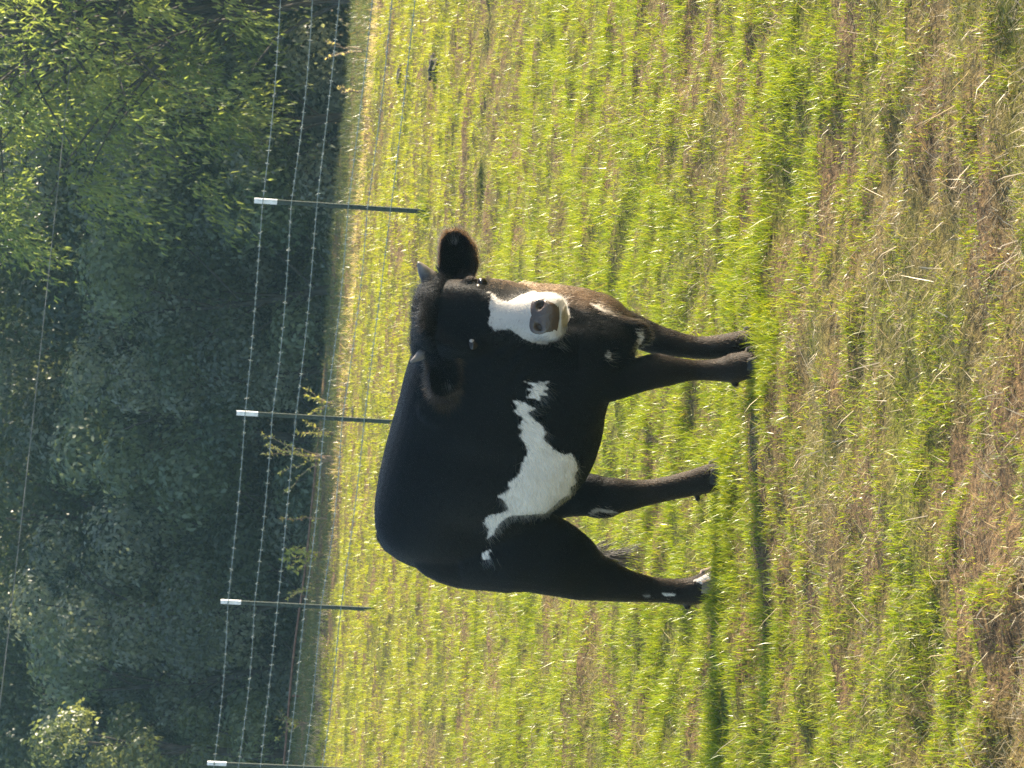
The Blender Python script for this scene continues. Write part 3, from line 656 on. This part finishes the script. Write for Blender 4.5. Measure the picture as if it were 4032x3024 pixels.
for zi, (y0, y1, D, ws, sg_) in enumerate(zones):
    hw = lambda yy: .124 * yy + .55
    if zi < 6:
        N_ = int(D * (y1 - y0) * 2 * hw((y0 + y1) / 2))
        y = rng.uniform(y0, y1, N_); x = rng.uniform(-1, 1, N_) * hw(y)
    elif zi == 6:
        N_ = int(D * (y1 - y0) * 6.4); y = rng.uniform(y0, y1, N_); x = rng.uniform(-3.2, 3.2, N_)
    else:
        N_ = int(D * (y1 - y0) * 2 * 2.6); y = rng.uniform(y0, y1, N_); x = np.where(rng.random(N_) < .5, -1, 1) * (hw(y) + rng.uniform(0, 2.6, N_))
    g = lush(x, y); tuft = fbm(x * 11, y * 11, 31, 2); tuft = np.clip((tuft - .38) * 4, 0, 1)
    keep = rng.random(N_) < (.70 + .30 * g) * (.35 + .65 * tuft)
    bare = (g < .02); keep &= ~bare | (rng.random(N_) < .75)
    for fx, fy in FEET: keep |= rng.random(N_) < np.exp(-(((x - fx) / .12) ** 2 + ((y - fy + .07) / .11) ** 2))
    keep &= ~((x < RUT[0] + .3) & (np.abs(y - RUT[1]) < .07)) | (rng.random(N_) < .06)
    x, y, g, tuft = x[keep], y[keep], g[keep], tuft[keep]; N_ = len(x)
    dry = rng.random(N_) < np.clip(.44 - .72 * g, .03, .65)
    mixc = np.clip(rng.normal(.42, .25, N_) + .30 * np.clip((y - 12) / 10, 0, 1), 0, 1)
    col = GREEN * (1 - mixc)[:, None] + YEL * mixc[:, None]
    tb = rng.random(N_)[:, None]; col[dry] = (TAN * tb + BRN * (1 - tb))[dry]
    strip = y > wood_front(x) - 3.4 + .5 * (fbm(x * 3, x * 0, 5) - .5)                      # the taller weeds by the wood, its shade put into a darker colour
    rim = (y > wood_front(x) - 4.3) & ~strip                                               # pale seed heads along that edge
    L = np.where(y < 8.6, .86, 1.0) * rng.uniform(.016, .046, N_) * (.62 + .6 * g) * (.6 + .6 * tuft) * np.where(dry, 1.0, 1.0)
    L *= 1.0 + .25 * np.clip((y - 12) / 10, 0, 1)
    foot = np.zeros(N_)
    for fx, fy in FEET: foot = np.maximum(foot, np.exp(-(((x - fx) / .12) ** 2 + ((y - fy + .07) / .11) ** 2)))
    L *= 1 + .9 * foot
    L[strip] *= 1.0 + 1.3 * fbm(x[strip] * 2.2, y[strip], 8, 2); L[rim] *= 1.5
    longb = rng.random(N_) < .04; L[longb] *= 1.8
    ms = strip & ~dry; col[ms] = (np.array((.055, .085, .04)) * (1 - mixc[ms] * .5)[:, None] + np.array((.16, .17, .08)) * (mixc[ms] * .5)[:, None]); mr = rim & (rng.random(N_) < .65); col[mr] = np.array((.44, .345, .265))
    col = col * rng.uniform(.7, 1.3, N_)[:, None]
    w = rng.uniform(.0012, .0027, N_) * ws
    lean = np.abs(rng.normal(0, .45, N_)) + np.where(dry, .5, 0); az = rng.uniform(0, 6.283, N_)
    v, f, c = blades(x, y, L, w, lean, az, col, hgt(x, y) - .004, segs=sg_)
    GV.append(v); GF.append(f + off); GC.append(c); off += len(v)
# longer tufts left ungrazed round the post feet and where the calf's hooves press in
PA, PB = np.array((1.124, 21.321)), np.array((-1.766, 23.995)); stp = (PB - PA) / 2
for (fx, fy, N_, rad, l0, l1, ws) in [(a_, b_ - .05, 1300, .085, .024, .050, 1.0) for a_, b_ in FEET] + [(*(PA + stp * k), 150, .07, .05, .11, 2.4) for k in range(-2, 5)]:
    x = fx + rng.normal(0, rad, N_); y = fy + rng.normal(0, rad, N_); mx_ = rng.random(N_)[:, None]
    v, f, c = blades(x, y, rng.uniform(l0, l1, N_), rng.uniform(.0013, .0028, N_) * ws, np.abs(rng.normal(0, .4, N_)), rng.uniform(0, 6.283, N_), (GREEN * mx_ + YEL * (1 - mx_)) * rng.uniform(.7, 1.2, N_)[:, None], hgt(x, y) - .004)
    GV.append(v); GF.append(f + off); GC.append(c); off += len(v)
gr = link_mesh('grass', fast_mesh('grass', np.concatenate(GV), np.concatenate(GF), 3, np.concatenate(GC), M_grass))
tag(gr, 'short yellow green grass with dry brown patches all over the pasture', 'grass', kind='stuff')

# thatch: short dead blades lying between the green ones
N_ = 150000; y = 5.9 + 12 * rng.random(N_) ** 1.25; x = rng.uniform(-1, 1, N_) * (.124 * y + .5)
k = rng.random(N_) < np.clip(1.15 - 1.25 * lush(x, y), .06, 1); x, y = x[k], y[k]; N_ = len(x)
tb = rng.random(N_)[:, None]; c = (np.array((.42, .355, .20)) * tb + np.array((.13, .098, .052)) * (1 - tb)) * rng.uniform(.7, 1.3, N_)[:, None]
v, f, c = blades(x, y, rng.uniform(.015, .06, N_), rng.uniform(.0013, .0028, N_), rng.uniform(.5, 1.5, N_), rng.uniform(0, 6.283, N_), c, hgt(x, y) + rng.uniform(-.002, .010, N_), segs=1)
th = link_mesh('thatch', fast_mesh('thatch', v, f, 3, c, M_straw)); tag(th, 'dead brown thatch between the green blades', 'thatch', kind='stuff')
# dry straws lying about
N_ = 1700; y = 5.9 + 15 * rng.random(N_) ** 1.7; x = rng.uniform(-1, 1, N_) * (.124 * y + .4)
k = rng.random(N_) < (1.05 - lush(x, y)); x, y = x[k], y[k]; N_ = len(x)
L = rng.uniform(.035, .12, N_); c = np.array((.55, .45, .30)) * rng.uniform(.5, 1.35, N_)[:, None]
v, f, c = blades(x, y, L, rng.uniform(.0016, .0032, N_), rng.uniform(.7, 1.5, N_), rng.uniform(0, 6.283, N_), c, hgt(x, y) + .012, bend=.35)
st = link_mesh('dry_straw', fast_mesh('dry_straw', v, f, 3, c, M_straw)); tag(st, 'scattered pale dry straws lying over the grass', 'straw', kind='stuff')

# ------------------------------------------------------------------ dark clods in the field
def clod(X, Y, wx, wy, wz, label, seed):
    r_ = np.random.default_rng(seed); bm = bmesh.new(); bmesh.ops.create_icosphere(bm, subdivisions=3, radius=1)
    for v in bm.verts:
        q = v.co.copy(); d = 1 + .30 * (hash_noise(q.x * 2.3 + q.z + seed, q.y * 2.3 + 1.7 * q.z, seed) - .5) * 2 + .12 * r_.normal()
        v.co = Vector((q.x * wx * d, q.y * wy * d, max(q.z, -.4) * wz * d))
    me_ = bpy.data.meshes.new('dung_pat'); bm.to_mesh(me_); bm.free(); me_.materials.append(M_dirt)
    o = link_mesh('dung_pat', me_); o.location = (X, Y, float(hgt(X, Y)) + wz * .35)
    tag(o, label, 'dung pat', 'dark dung pats in the far field')
g1 = on_ground(1712, 268); clod(g1[0], g1[1], .09, .14, .045, 'largest dark dung pat, on the far grass right of the nearest fence post', 3)
g1 = on_ground(1594, 300); clod(g1[0], g1[1], .075, .11, .022, 'flat dark dung pat just beyond the largest one', 4)
g1 = on_ground(1396, 1618); clod(g1[0], g1[1], .055, .06, .03, 'small dark dung pat beside the middle fence post', 5)

# ------------------------------------------------------------------ barbed wire fence on steel T posts
PA, PB = np.array((1.124, 21.321)), np.array((-1.766, 23.995)); stp = (PB - PA) / 2; dirn = stp / np.linalg.norm(stp)
fence = empty('wire_fence', (*PA, 0)); tag(fence, 'barbed wire fence on green steel posts with white painted tops', 'fence')
FO = np.array((*PA, 0.0)); nrm = np.array((-dirn[1], dirn[0])); nrm = nrm if nrm[1] < 0 else -nrm       # towards the camera
def post_mesh(seed):
    r_ = np.random.default_rng(seed); mx = Mix(); R3 = np.array([[dirn[0], nrm[0], 0], [dirn[1], nrm[1], 0], [0, 0, 1.0]])
    mx.add(box((0, 0, .383), (.0195, .0025, .633), R3)); mx.add(box(R3 @ np.array((0, -.0115, .383)), (.0025, .0085, .633), R3))
    for q in np.arange(.08, 1.0, .055): mx.add(box(R3 @ np.array((0, .0050, q)), (.006, .0024, .010), R3))
    cap = Mix(); cap.add(box((0, 0, 1.092), (.0208, .0033, .076), R3)); cap.add(box(R3 @ np.array((0, -.0128, 1.092)), (.0033, .0095, .076), R3))
    for q in (1.04, 1.09, 1.14): cap.add(box(R3 @ np.array((0, .0058, q)), (.006, .0024, .010), R3))
    return mx, cap
pm, cm = post_mesh(1); post0 = pm.build('post', M_post, fence); cap0 = cm.build('white_top', M_white, post0)
for k in (-2, -1, 1, 2, 3, 4):
    o = post0.copy(); COL.objects.link(o); o.parent = fence; o.location = (*(stp * (2.955 if k == 3 else k)), 0)
    c = cap0.copy(); COL.objects.link(c); c.parent = o
WH = [1.112, .917, .745, .538, .412, .258]
for wi, hz in enumerate(WH):
    r_ = np.random.default_rng(50 + wi); mx = Mix(); s0, s1 = -2 * 1.969, 4 * 1.969
    ss = np.arange(s0, s1, .022); ph = ss * 2 * math.pi / .11
    sag = -.012 * np.sin(np.mod(ss / 1.969, 1) * math.pi) * (1 + .6 * math.sin(wi * 2.1)) + .004 * np.sin(ss * 2.3 + wi)
    for a_ in (0, math.pi):
        P_ = np.stack([dirn[0] * ss + nrm[0] * (.010 + .0022 * np.cos(ph + a_)), dirn[1] * ss + nrm[1] * (.010 + .0022 * np.cos(ph + a_)), hz + sag + .0022 * np.sin(ph + a_)], -1)
        mx.add(tube(P_, np.full(len(P_), .0021), 4))
    for b in np.arange(s0 + r_.uniform(0, .1), s1, .118):
        b += r_.normal(0, .008); zz = hz + np.interp(b, ss, sag); c0 = np.array((dirn[0] * b + nrm[0] * .010, dirn[1] * b + nrm[1] * .010, zz)); an = r_.uniform(0, math.pi)
        for q in (0, 1.5):
            dv = np.array((nrm[0] * math.cos(an + q) + dirn[0] * r_.normal(0, .25), nrm[1] * math.cos(an + q) + dirn[1] * r_.normal(0, .25), math.sin(an + q))) * .016
            off2 = np.array((*dirn, 0)) * (.004 if q else -.004)
            mx.add(tube(np.array([c0 - dv, c0 + dv]) + off2, [.0016, .0016], 4))
        mx.add(tube(np.array([c0 - np.array((*dirn, 0)) * .007, c0 + np.array((*dirn, 0)) * .007]), [.0048, .0048], 6))
    mx.build('barbed_wire', M_wire, fence)

# ------------------------------------------------------------------ rusty pipe rail along the wood
ra, rb = at_depth(1440, 0, 31.3), at_depth(1115, 3024, 34.9); rd = rb - ra
rail = empty('pipe_rail', (*ra[:2], 0)); tag(rail, 'low rusty pipe rail on short stakes along the edge of the wood', 'rail')
RO = np.array((*ra[:2], 0.0)); tt = np.linspace(-.5, 1.5, 60)
path = ra + rd * tt[:, None] - RO; path[:, 2] += .012 * np.sin(tt * 9) + .008 * np.sin(tt * 23 + 1)
mx = Mix(); mx.add(tube(path, np.full(60, .0125), 8)); mx.build('pipe', M_rust, rail, True)
for yy in (-700, -150, 250, 660, 1042, 1441, 1855, 2290, 2712, 3300, 3900):
    t_ = yy / 3024.0; q = ra + rd * t_ - RO
    mx = Mix(); mx.add(tube(np.array([(q[0], q[1], -.15), (q[0] + .004, q[1], q[2] - .014)]), [.014, .012], 6)); mx.build('stake', M_rust, rail)

# ------------------------------------------------------------------ trees of the wood
def leaf_quads(P_, D_, L, W_, col, seed, droop=0.0, face=None):
    """diamond leaves folded along the midrib: P base points, D directions"""
    r_ = np.random.default_rng(seed); N_ = len(P_)
    D_ = D_ / (np.linalg.norm(D_, axis=1)[:, None] + 1e-9)
    up = r_.normal(0, .55, (N_, 3)) + (np.array((0, 0, 1.0)) if face is None else face); S_ = np.cross(D_, up); S_ /= np.linalg.norm(S_, axis=1)[:, None] + 1e-9
    Nn = np.cross(S_, D_)
    a = P_; b = P_ + D_ * (L * .45)[:, None] + S_ * (W_ * .5)[:, None] + Nn * (W_ * .15)[:, None]; d = P_ + D_ * (L * .45)[:, None] - S_ * (W_ * .5)[:, None] + Nn * (W_ * .15)[:, None]
    c = P_ + D_ * L[:, None] - np.array((0, 0, 1.0)) * (droop * L)[:, None]
    V_ = np.stack([a, b, c, d], 1).reshape(-1, 3); i = np.arange(N_) * 4
    return V_, np.concatenate([np.stack([i, i + 1, i + 2], -1), np.stack([i, i + 2, i + 3], -1)]), np.repeat(col, 4, 0)
def tree_meshes(seed, H, R, z0, nlobe, nleaf, Lr, Wr, c1, c2, lobe=(.34, .62), trunk_r=.09, bush=False):
    """trunk with limbs; leaves in layered rounded masses at the limb ends"""
    r_ = np.random.default_rng(seed); wood = Mix(); lobes = []
    trunks = 3 if bush else 1
    for q in range(trunks):
        bx, by = (0, 0) if trunks == 1 else r_.normal(0, .12, 2)
        top = np.array((r_.normal(0, .2) + bx * 3, r_.normal(0, .2) + by * 3, H * (.82 if trunks == 1 else r_.uniform(.5, .8))))
        P_ = catmull(np.array([(bx, by, -.1), (bx + r_.normal(0, .06), by + r_.normal(0, .06), H * .25), top * .6 + r_.normal(0, .08, 3), top]), 14, closed=False)
        wood.add(tube(P_, np.linspace(trunk_r, .010, 14) * (1 if trunks == 1 else .4), 8))
        for b in range(int(nlobe / trunks)):
            f_ = (b + r_.uniform(0, 1)) / (nlobe / trunks); zc = z0 + lobe[0] + (H - z0 - lobe[1]) * f_
            an = b * 2.4 + r_.uniform(-.5, .5); rr = R * math.sqrt(max(.05, 1 - (2 * f_ - .75) ** 2 * .62)) * r_.uniform(.45, .85)
            end = np.array((math.cos(an) * rr, math.sin(an) * rr, zc)); p0 = P_[min(13, max(2, int((zc / H - .12) * 14)))]
            bp_ = catmull(np.array([p0, (p0 + end) / 2 + np.array((0, 0, .08)) + r_.normal(0, .05, 3), end]), 7, closed=False)
            wood.add(tube(bp_, np.linspace(trunk_r * .22, .004, 7), 5)); lobes.append((end, r_.uniform(*lobe)))
    wts = np.array([l_[1] ** 2 for l_ in lobes]); wts /= wts.sum(); LP, LD, LC, LN = [], [], [], []
    for (e, rad), w_ in zip(lobes, wts):
        k = int(nleaf * w_); dv = r_.normal(0, 1, (k, 3)); dv /= np.linalg.norm(dv, axis=1)[:, None]
        bump = 1 + .28 * np.sin(dv[:, 0] * 5 + e[0] * 7) * np.sin(dv[:, 1] * 5 + e[1] * 9) + .18 * np.sin(dv[:, 2] * 9 + dv[:, 0] * 6 + e[2] * 5)
        q = e + dv * (rad * bump * r_.uniform(.30, 1.0, k) ** .35)[:, None] * np.array((1.1, 1.1, .8))
        stray = r_.random(k) < .10; q[stray] += dv[stray] * (rad * r_.uniform(.1, .45, stray.sum()))[:, None]
        tang = r_.normal(0, 1, (k, 3)); tang -= dv * (tang * dv).sum(1)[:, None]; LP.append(q); LD.append(tang + dv * .15 + np.array((0, 0, -.3))); LN.append(dv * 1.0 + np.array((0, 0, .35)))
        mixv = np.clip(r_.normal(r_.uniform(.0, 1.0), .2, k), 0, 1)[:, None]; LC.append((np.array(c1) * (1 - mixv) + np.array(c2) * mixv) * r_.uniform(.75, 1.25, (k, 1)))
    LP, LD, LC, LN = map(np.concatenate, (LP, LD, LC, LN)); ok = LP[:, 2] > .06; LP, LD, LC, LN = LP[ok], LD[ok], LC[ok], LN[ok]
    V_, F_, C_ = leaf_quads(LP, LD, r_.uniform(*Lr, len(LP)), r_.uniform(*Wr, len(LP)), LC, seed + 1, .1, LN)
    wm = bpy.data.meshes.new('trunk'); wm.from_pydata([tuple(v) for v in np.concatenate(wood.V)], [], wood.F); wm.materials.append(M_bark); wm.polygons.foreach_set('use_smooth', [True] * len(wm.polygons))
    return wm, fast_mesh('crown', V_, F_, 3, C_, M_leaf)
def spray_tree(seed, H, R, z0, nclump, nleaf, Lr, Wr, c1, c2, droop, spread, trunk_r):
    """long leaves hanging along drooping sprays"""
    r_ = np.random.default_rng(seed); wood = Mix(); tips = []
    top = np.array((r_.normal(0, .25), r_.normal(0, .25), H * .8))
    P_ = catmull(np.array([(0, 0, -.1), (r_.normal(0, .06), r_.normal(0, .06), H * .25), top * .6 + r_.normal(0, .08, 3), top]), 14, closed=False)
    wood.add(tube(P_, np.linspace(trunk_r, .012, 14), 8))
    for b in range(nclump):
        u = r_.uniform(max(.06, z0 / H * .8), .98); p0 = P_[min(int(u * 13), 13)]
        an = r_.uniform(0, 6.283); zc = z0 + (H - z0) * r_.beta(1.15, 1.25); f_ = (zc - z0) / (H - z0)
        rr = R * (1 - abs(2 * f_ - .85) ** 2.2 * .55) * math.sqrt(r_.uniform(.12, 1.0))
        end = np.array((math.cos(an) * rr, math.sin(an) * rr, zc)); mid = (p0 + end) / 2 + np.array((0, 0, .12 * rr)) + r_.normal(0, .06, 3)
        bp_ = catmull(np.array([p0, mid, end]), 7, closed=False); wood.add(tube(bp_, np.linspace(trunk_r * .22, .004, 7), 5)); tips.append((end, bp_[5] - bp_[2]))
    per = nleaf // len(tips); LP, LD, LC = [], [], []
    for (e, d) in tips:
        s_ = spread * r_.uniform(.6, 1.35); k = int(per * r_.uniform(.5, 1.5)); d = d / (np.linalg.norm(d) + 1e-6)
        ns = 9; sprays = r_.normal(0, 1, (ns, 3)) * np.array((1, 1, .6)) + d * .8; sprays /= np.linalg.norm(sprays, axis=1)[:, None]
        w_ = r_.integers(0, ns, k); u = r_.uniform(.05, 1, k) ** .8
        q = e + sprays[w_] * (u * s_ * 1.5)[:, None] + r_.normal(0, s_ * .16, (k, 3)); q[:, 2] -= droop * u * u * s_ * 1.5
        LP.append(q); LD.append(sprays[w_] + r_.normal(0, .65, (k, 3)) + np.array((0, 0, -droop * 1.5)))
        mixv = np.clip(r_.normal(r_.uniform(.2, .8), .2, k), 0, 1)[:, None]; LC.append((np.array(c1) * (1 - mixv) + np.array(c2) * mixv) * r_.uniform(.75, 1.25, (k, 1)))
    LP, LD, LC = map(np.concatenate, (LP, LD, LC)); ok = LP[:, 2] > .12; LP, LD, LC = LP[ok], LD[ok], LC[ok]
    V_, F_, C_ = leaf_quads(LP, LD, r_.uniform(*Lr, len(LP)), r_.uniform(*Wr, len(LP)), LC, seed + 1, droop)
    wm = bpy.data.meshes.new('trunk'); wm.from_pydata([tuple(v) for v in np.concatenate(wood.V)], [], wood.F); wm.materials.append(M_bark); wm.polygons.foreach_set('use_smooth', [True] * len(wm.polygons))
    return wm, fast_mesh('crown', V_, F_, 3, C_, M_sunleaf)
def plant(name, meshes, x, y, rz, sc, label, cat, group=None):
    o = empty(name, (x, y, float(hgt(x, y)) - .02), rz); o.scale = (sc, sc, sc); tag(o, label, cat, group)
    t = link_mesh('trunk', meshes[0], o); c = link_mesh('crown', meshes[1], o); return o
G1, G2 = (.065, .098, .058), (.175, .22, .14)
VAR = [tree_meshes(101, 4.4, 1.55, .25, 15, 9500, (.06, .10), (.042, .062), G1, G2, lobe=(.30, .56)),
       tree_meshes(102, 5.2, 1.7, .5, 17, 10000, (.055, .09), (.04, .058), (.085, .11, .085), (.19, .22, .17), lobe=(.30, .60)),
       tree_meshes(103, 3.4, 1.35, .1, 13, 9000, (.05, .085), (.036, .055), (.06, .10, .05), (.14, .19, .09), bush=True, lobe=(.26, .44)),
       tree_meshes(104, 6.8, 2.1, .8, 30, 17000, (.07, .11), (.050, .075), (.035, .058, .034), (.07, .10, .055), trunk_r=.13, lobe=(.45, .8))]  # back-row variant: shade deep in the wood put into darker leaf colours
HV = (4.4, 5.2, 3.4, 6.8)
r_ = np.random.default_rng(77)
front = [(-7.2, 0), (-5.9, 2), (-4.75, 1), (-3.7, 0), (-2.75, 1), (-1.75, 2), (-.85, 0), (.1, 1), (1.0, 0), (1.95, 2), (2.9, 1)]
flab = {-4.75: 'grey green tree behind the fence past the fourth white topped post', -3.7: 'dark leafy tree behind the fourth white topped post', -2.75: 'grey green leafy tree behind the third post, the calf rump side of it',
        -1.75: 'low dark bush at the wood edge behind the third post', -.85: 'dark tree in the gap between the middle and third posts', .1: 'grey green tree right behind the middle post', 1.0: 'dark tree between the middle post and the nearest post',
        1.95: 'low dark bush under the sunlit tree, behind the nearest post', 2.9: 'grey green tree behind the sunlit long leaved tree'}
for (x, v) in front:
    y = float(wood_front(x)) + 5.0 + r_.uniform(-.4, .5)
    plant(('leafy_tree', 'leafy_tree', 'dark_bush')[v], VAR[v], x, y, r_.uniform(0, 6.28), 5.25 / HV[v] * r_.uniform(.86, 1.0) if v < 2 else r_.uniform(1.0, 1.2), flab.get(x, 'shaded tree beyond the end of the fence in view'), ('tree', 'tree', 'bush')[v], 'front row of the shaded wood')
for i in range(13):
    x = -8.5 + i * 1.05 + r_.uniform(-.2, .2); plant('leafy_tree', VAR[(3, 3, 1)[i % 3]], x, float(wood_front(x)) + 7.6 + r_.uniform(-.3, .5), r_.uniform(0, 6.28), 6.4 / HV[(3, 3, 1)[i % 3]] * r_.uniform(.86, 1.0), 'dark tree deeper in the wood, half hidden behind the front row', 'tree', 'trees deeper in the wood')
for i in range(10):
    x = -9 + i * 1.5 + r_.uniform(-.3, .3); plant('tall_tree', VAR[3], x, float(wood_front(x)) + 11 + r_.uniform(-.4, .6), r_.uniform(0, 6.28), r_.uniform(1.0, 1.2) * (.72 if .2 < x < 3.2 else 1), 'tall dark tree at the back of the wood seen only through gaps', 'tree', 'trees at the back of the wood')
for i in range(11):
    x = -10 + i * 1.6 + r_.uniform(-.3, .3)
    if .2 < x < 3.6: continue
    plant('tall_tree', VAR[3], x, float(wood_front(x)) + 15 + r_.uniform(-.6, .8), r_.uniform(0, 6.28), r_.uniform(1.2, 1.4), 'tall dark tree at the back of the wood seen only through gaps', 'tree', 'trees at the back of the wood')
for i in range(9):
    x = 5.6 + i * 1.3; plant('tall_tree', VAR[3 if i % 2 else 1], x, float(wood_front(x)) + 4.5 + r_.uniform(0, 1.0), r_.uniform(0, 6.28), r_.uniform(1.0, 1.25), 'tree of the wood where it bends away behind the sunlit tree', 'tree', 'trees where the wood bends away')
big = spray_tree(210, 7.2, 2.9, 1.75, 210, 46000, (.05, .09), (.018, .032), (.13, .19, .075), (.24, .29, .11), .55, .42, .14)
plant('long_leaved_tree', big, 4.15, 34.4, 1.0, 1.0, 'large green tree with long drooping sunlit leaves hanging over the fence end', 'tree')

lit = tree_meshes(311, 3.85, .66, .3, 13, 5600, (.05, .085), (.036, .055), (.075, .105, .055), (.17, .20, .10), lobe=(.22, .34))
plant('leafy_tree', lit, -4.5, float(wood_front(-4.5)) + 2.3, .6, 1.0, 'slim pale tree with a sunlit yellow top, behind the fourth white topped post', 'tree')
# ------------------------------------------------------------------ weeds and saplings along the rail
def weed(X, Y, stems, hgt_, lean_w, nleaf, c1, c2, label, seed, Lr=(.025, .05), Wr=(.014, .026), name='sapling', dry=False):
    r_ = np.random.default_rng(seed); root = empty(name, (X, Y, float(hgt(X, Y)))); tag(root, label, 'weed' if dry else 'sapling', 'weeds along the rusty rail')
    wood = Mix(); LP, LD, LC = [], [], []
    for s_ in range(stems):
        an = r_.uniform(0, 6.283); ln = lean_w * r_.uniform(.3, 1.2); hh = hgt_ * r_.uniform(.6, 1.0)
        P_ = catmull(np.array([(0, 0, -.05), (math.cos(an) * ln * .3, math.sin(an) * ln * .3, hh * .5), (math.cos(an) * ln, math.sin(an) * ln, hh)]), 12, closed=False)
        P_[1:] += r_.normal(0, .008, (11, 3)); wood.add(tube(P_, np.linspace(.007, .002, 12), 5))
        k = nleaf // stems; u = r_.uniform(.3, 1, k); i = np.minimum((u * 11).astype(int), 10); fr = (u * 11 - i)[:, None]
        q = P_[i] * (1 - fr) + P_[i + 1] * fr; LP.append(q); LD.append(r_.normal(0, 1, (k, 3)) + np.array((0, 0, .6)))
        mixv = r_.random((k, 1)); LC.append((np.array(c1) * (1 - mixv) + np.array(c2) * mixv))
    wood.build('stem', M_twig, root, True)
    LP, LD, LC = map(np.concatenate, (LP, LD, LC)); V_, F_, C_ = leaf_quads(LP, LD, r_.uniform(*Lr, len(LP)), r_.uniform(*Wr, len(LP)), LC, seed)
    link_mesh('leaves', fast_mesh('leaves', V_, F_, 3, C_, M_leaf), root)
def weed_px(V_, y_, Y, *a, **k):
    Y -= 1.5; q = at_depth(V_, y_, Y); weed(q[0], Y, *a, **k)
YL, YL2 = (.38, .40, .11), (.52, .48, .20); DRY1, DRY2 = (.34, .27, .15), (.50, .41, .27)  # yellows lightened, sunlight on the saplings put into the leaf colour
weed_px(1250, 1800, 32.2, 7, .72, .34, 230, YL, YL2, 'yellow green sapling with splayed branches past the middle fence post', 1)
weed_px(1250, 1705, 32.2, 3, .42, .10, 90, YL, YL2, 'upright yellow sprig next to the middle fence post', 2)
weed_px(1250, 1590, 32.0, 6, .34, .20, 120, (.22, .24, .09), YL, 'dull green weed at the rail on the near side of the middle post', 3, dry=True)
weed_px(1220, 2180, 33.0, 5, .42, .22, 130, YL, (.2, .24, .08), 'pale leafy sapling between middle and third posts', 5, Lr=(.04, .07), Wr=(.025, .04))
weed_px(1220, 2040, 32.9, 1, .62, .03, 40, YL, (.3, .16, .10), 'single red stemmed weed with a yellow tip at the rail', 6)
weed_px(1210, 2310, 33.2, 3, .36, .16, 70, YL, YL2, 'small yellow sprig at the foot of the third post', 7)
weed_px(1400, 200, 30.9, 5, .50, .14, 26, DRY2, (.40, .40, .22), 'thin dry weed standing at the near end of the rail', 8, dry=True)
weed_px(1390, 360, 31.0, 3, .30, .10, 40, (.3, .32, .12), DRY2, 'small pale sprig near the dry weed at the rail', 9)
weed_px(1180, 2850, 34.0, 6, .36, .2, 110, (.12, .14, .05), YL, 'low green weed at the rail before the fourth post', 11)

# ------------------------------------------------------------------ overhead cable
c0, c1 = at_depth(203, 1000, 32.5), at_depth(0, 2800, 30.5); tt = np.linspace(-.9, 3.0, 60)
path = c0 + (c1 - c0) * tt[:, None]; path[:, 2] += .03 * (tt - .5) ** 2
mx = Mix(); mx.add(tube(path, np.full(60, .0042), 6)); o = mx.build('overhead_cable', M_cable, None, True); tag(o, 'thin pale cable strung above the fence in front of the trees', 'cable')

# ------------------------------------------------------------------ thin haze, added in place of veiling glare in the lens
m, n, l, out = new_mat('haze')
pv = n.new('ShaderNodeVolumePrincipled'); pv.inputs['Color'].default_value = (.46, .82, 1.0, 1); pv.inputs['Density'].default_value = .00065
l.new(pv.outputs[0], out.inputs['Volume'])
o = Mix().add(box((0, 50, 3.6), (330, 380, 7.4))).build('haze', m); o['kind'] = 'stuff'; o['label'] = 'thin pale haze added between camera and wood for veiling lens glare'
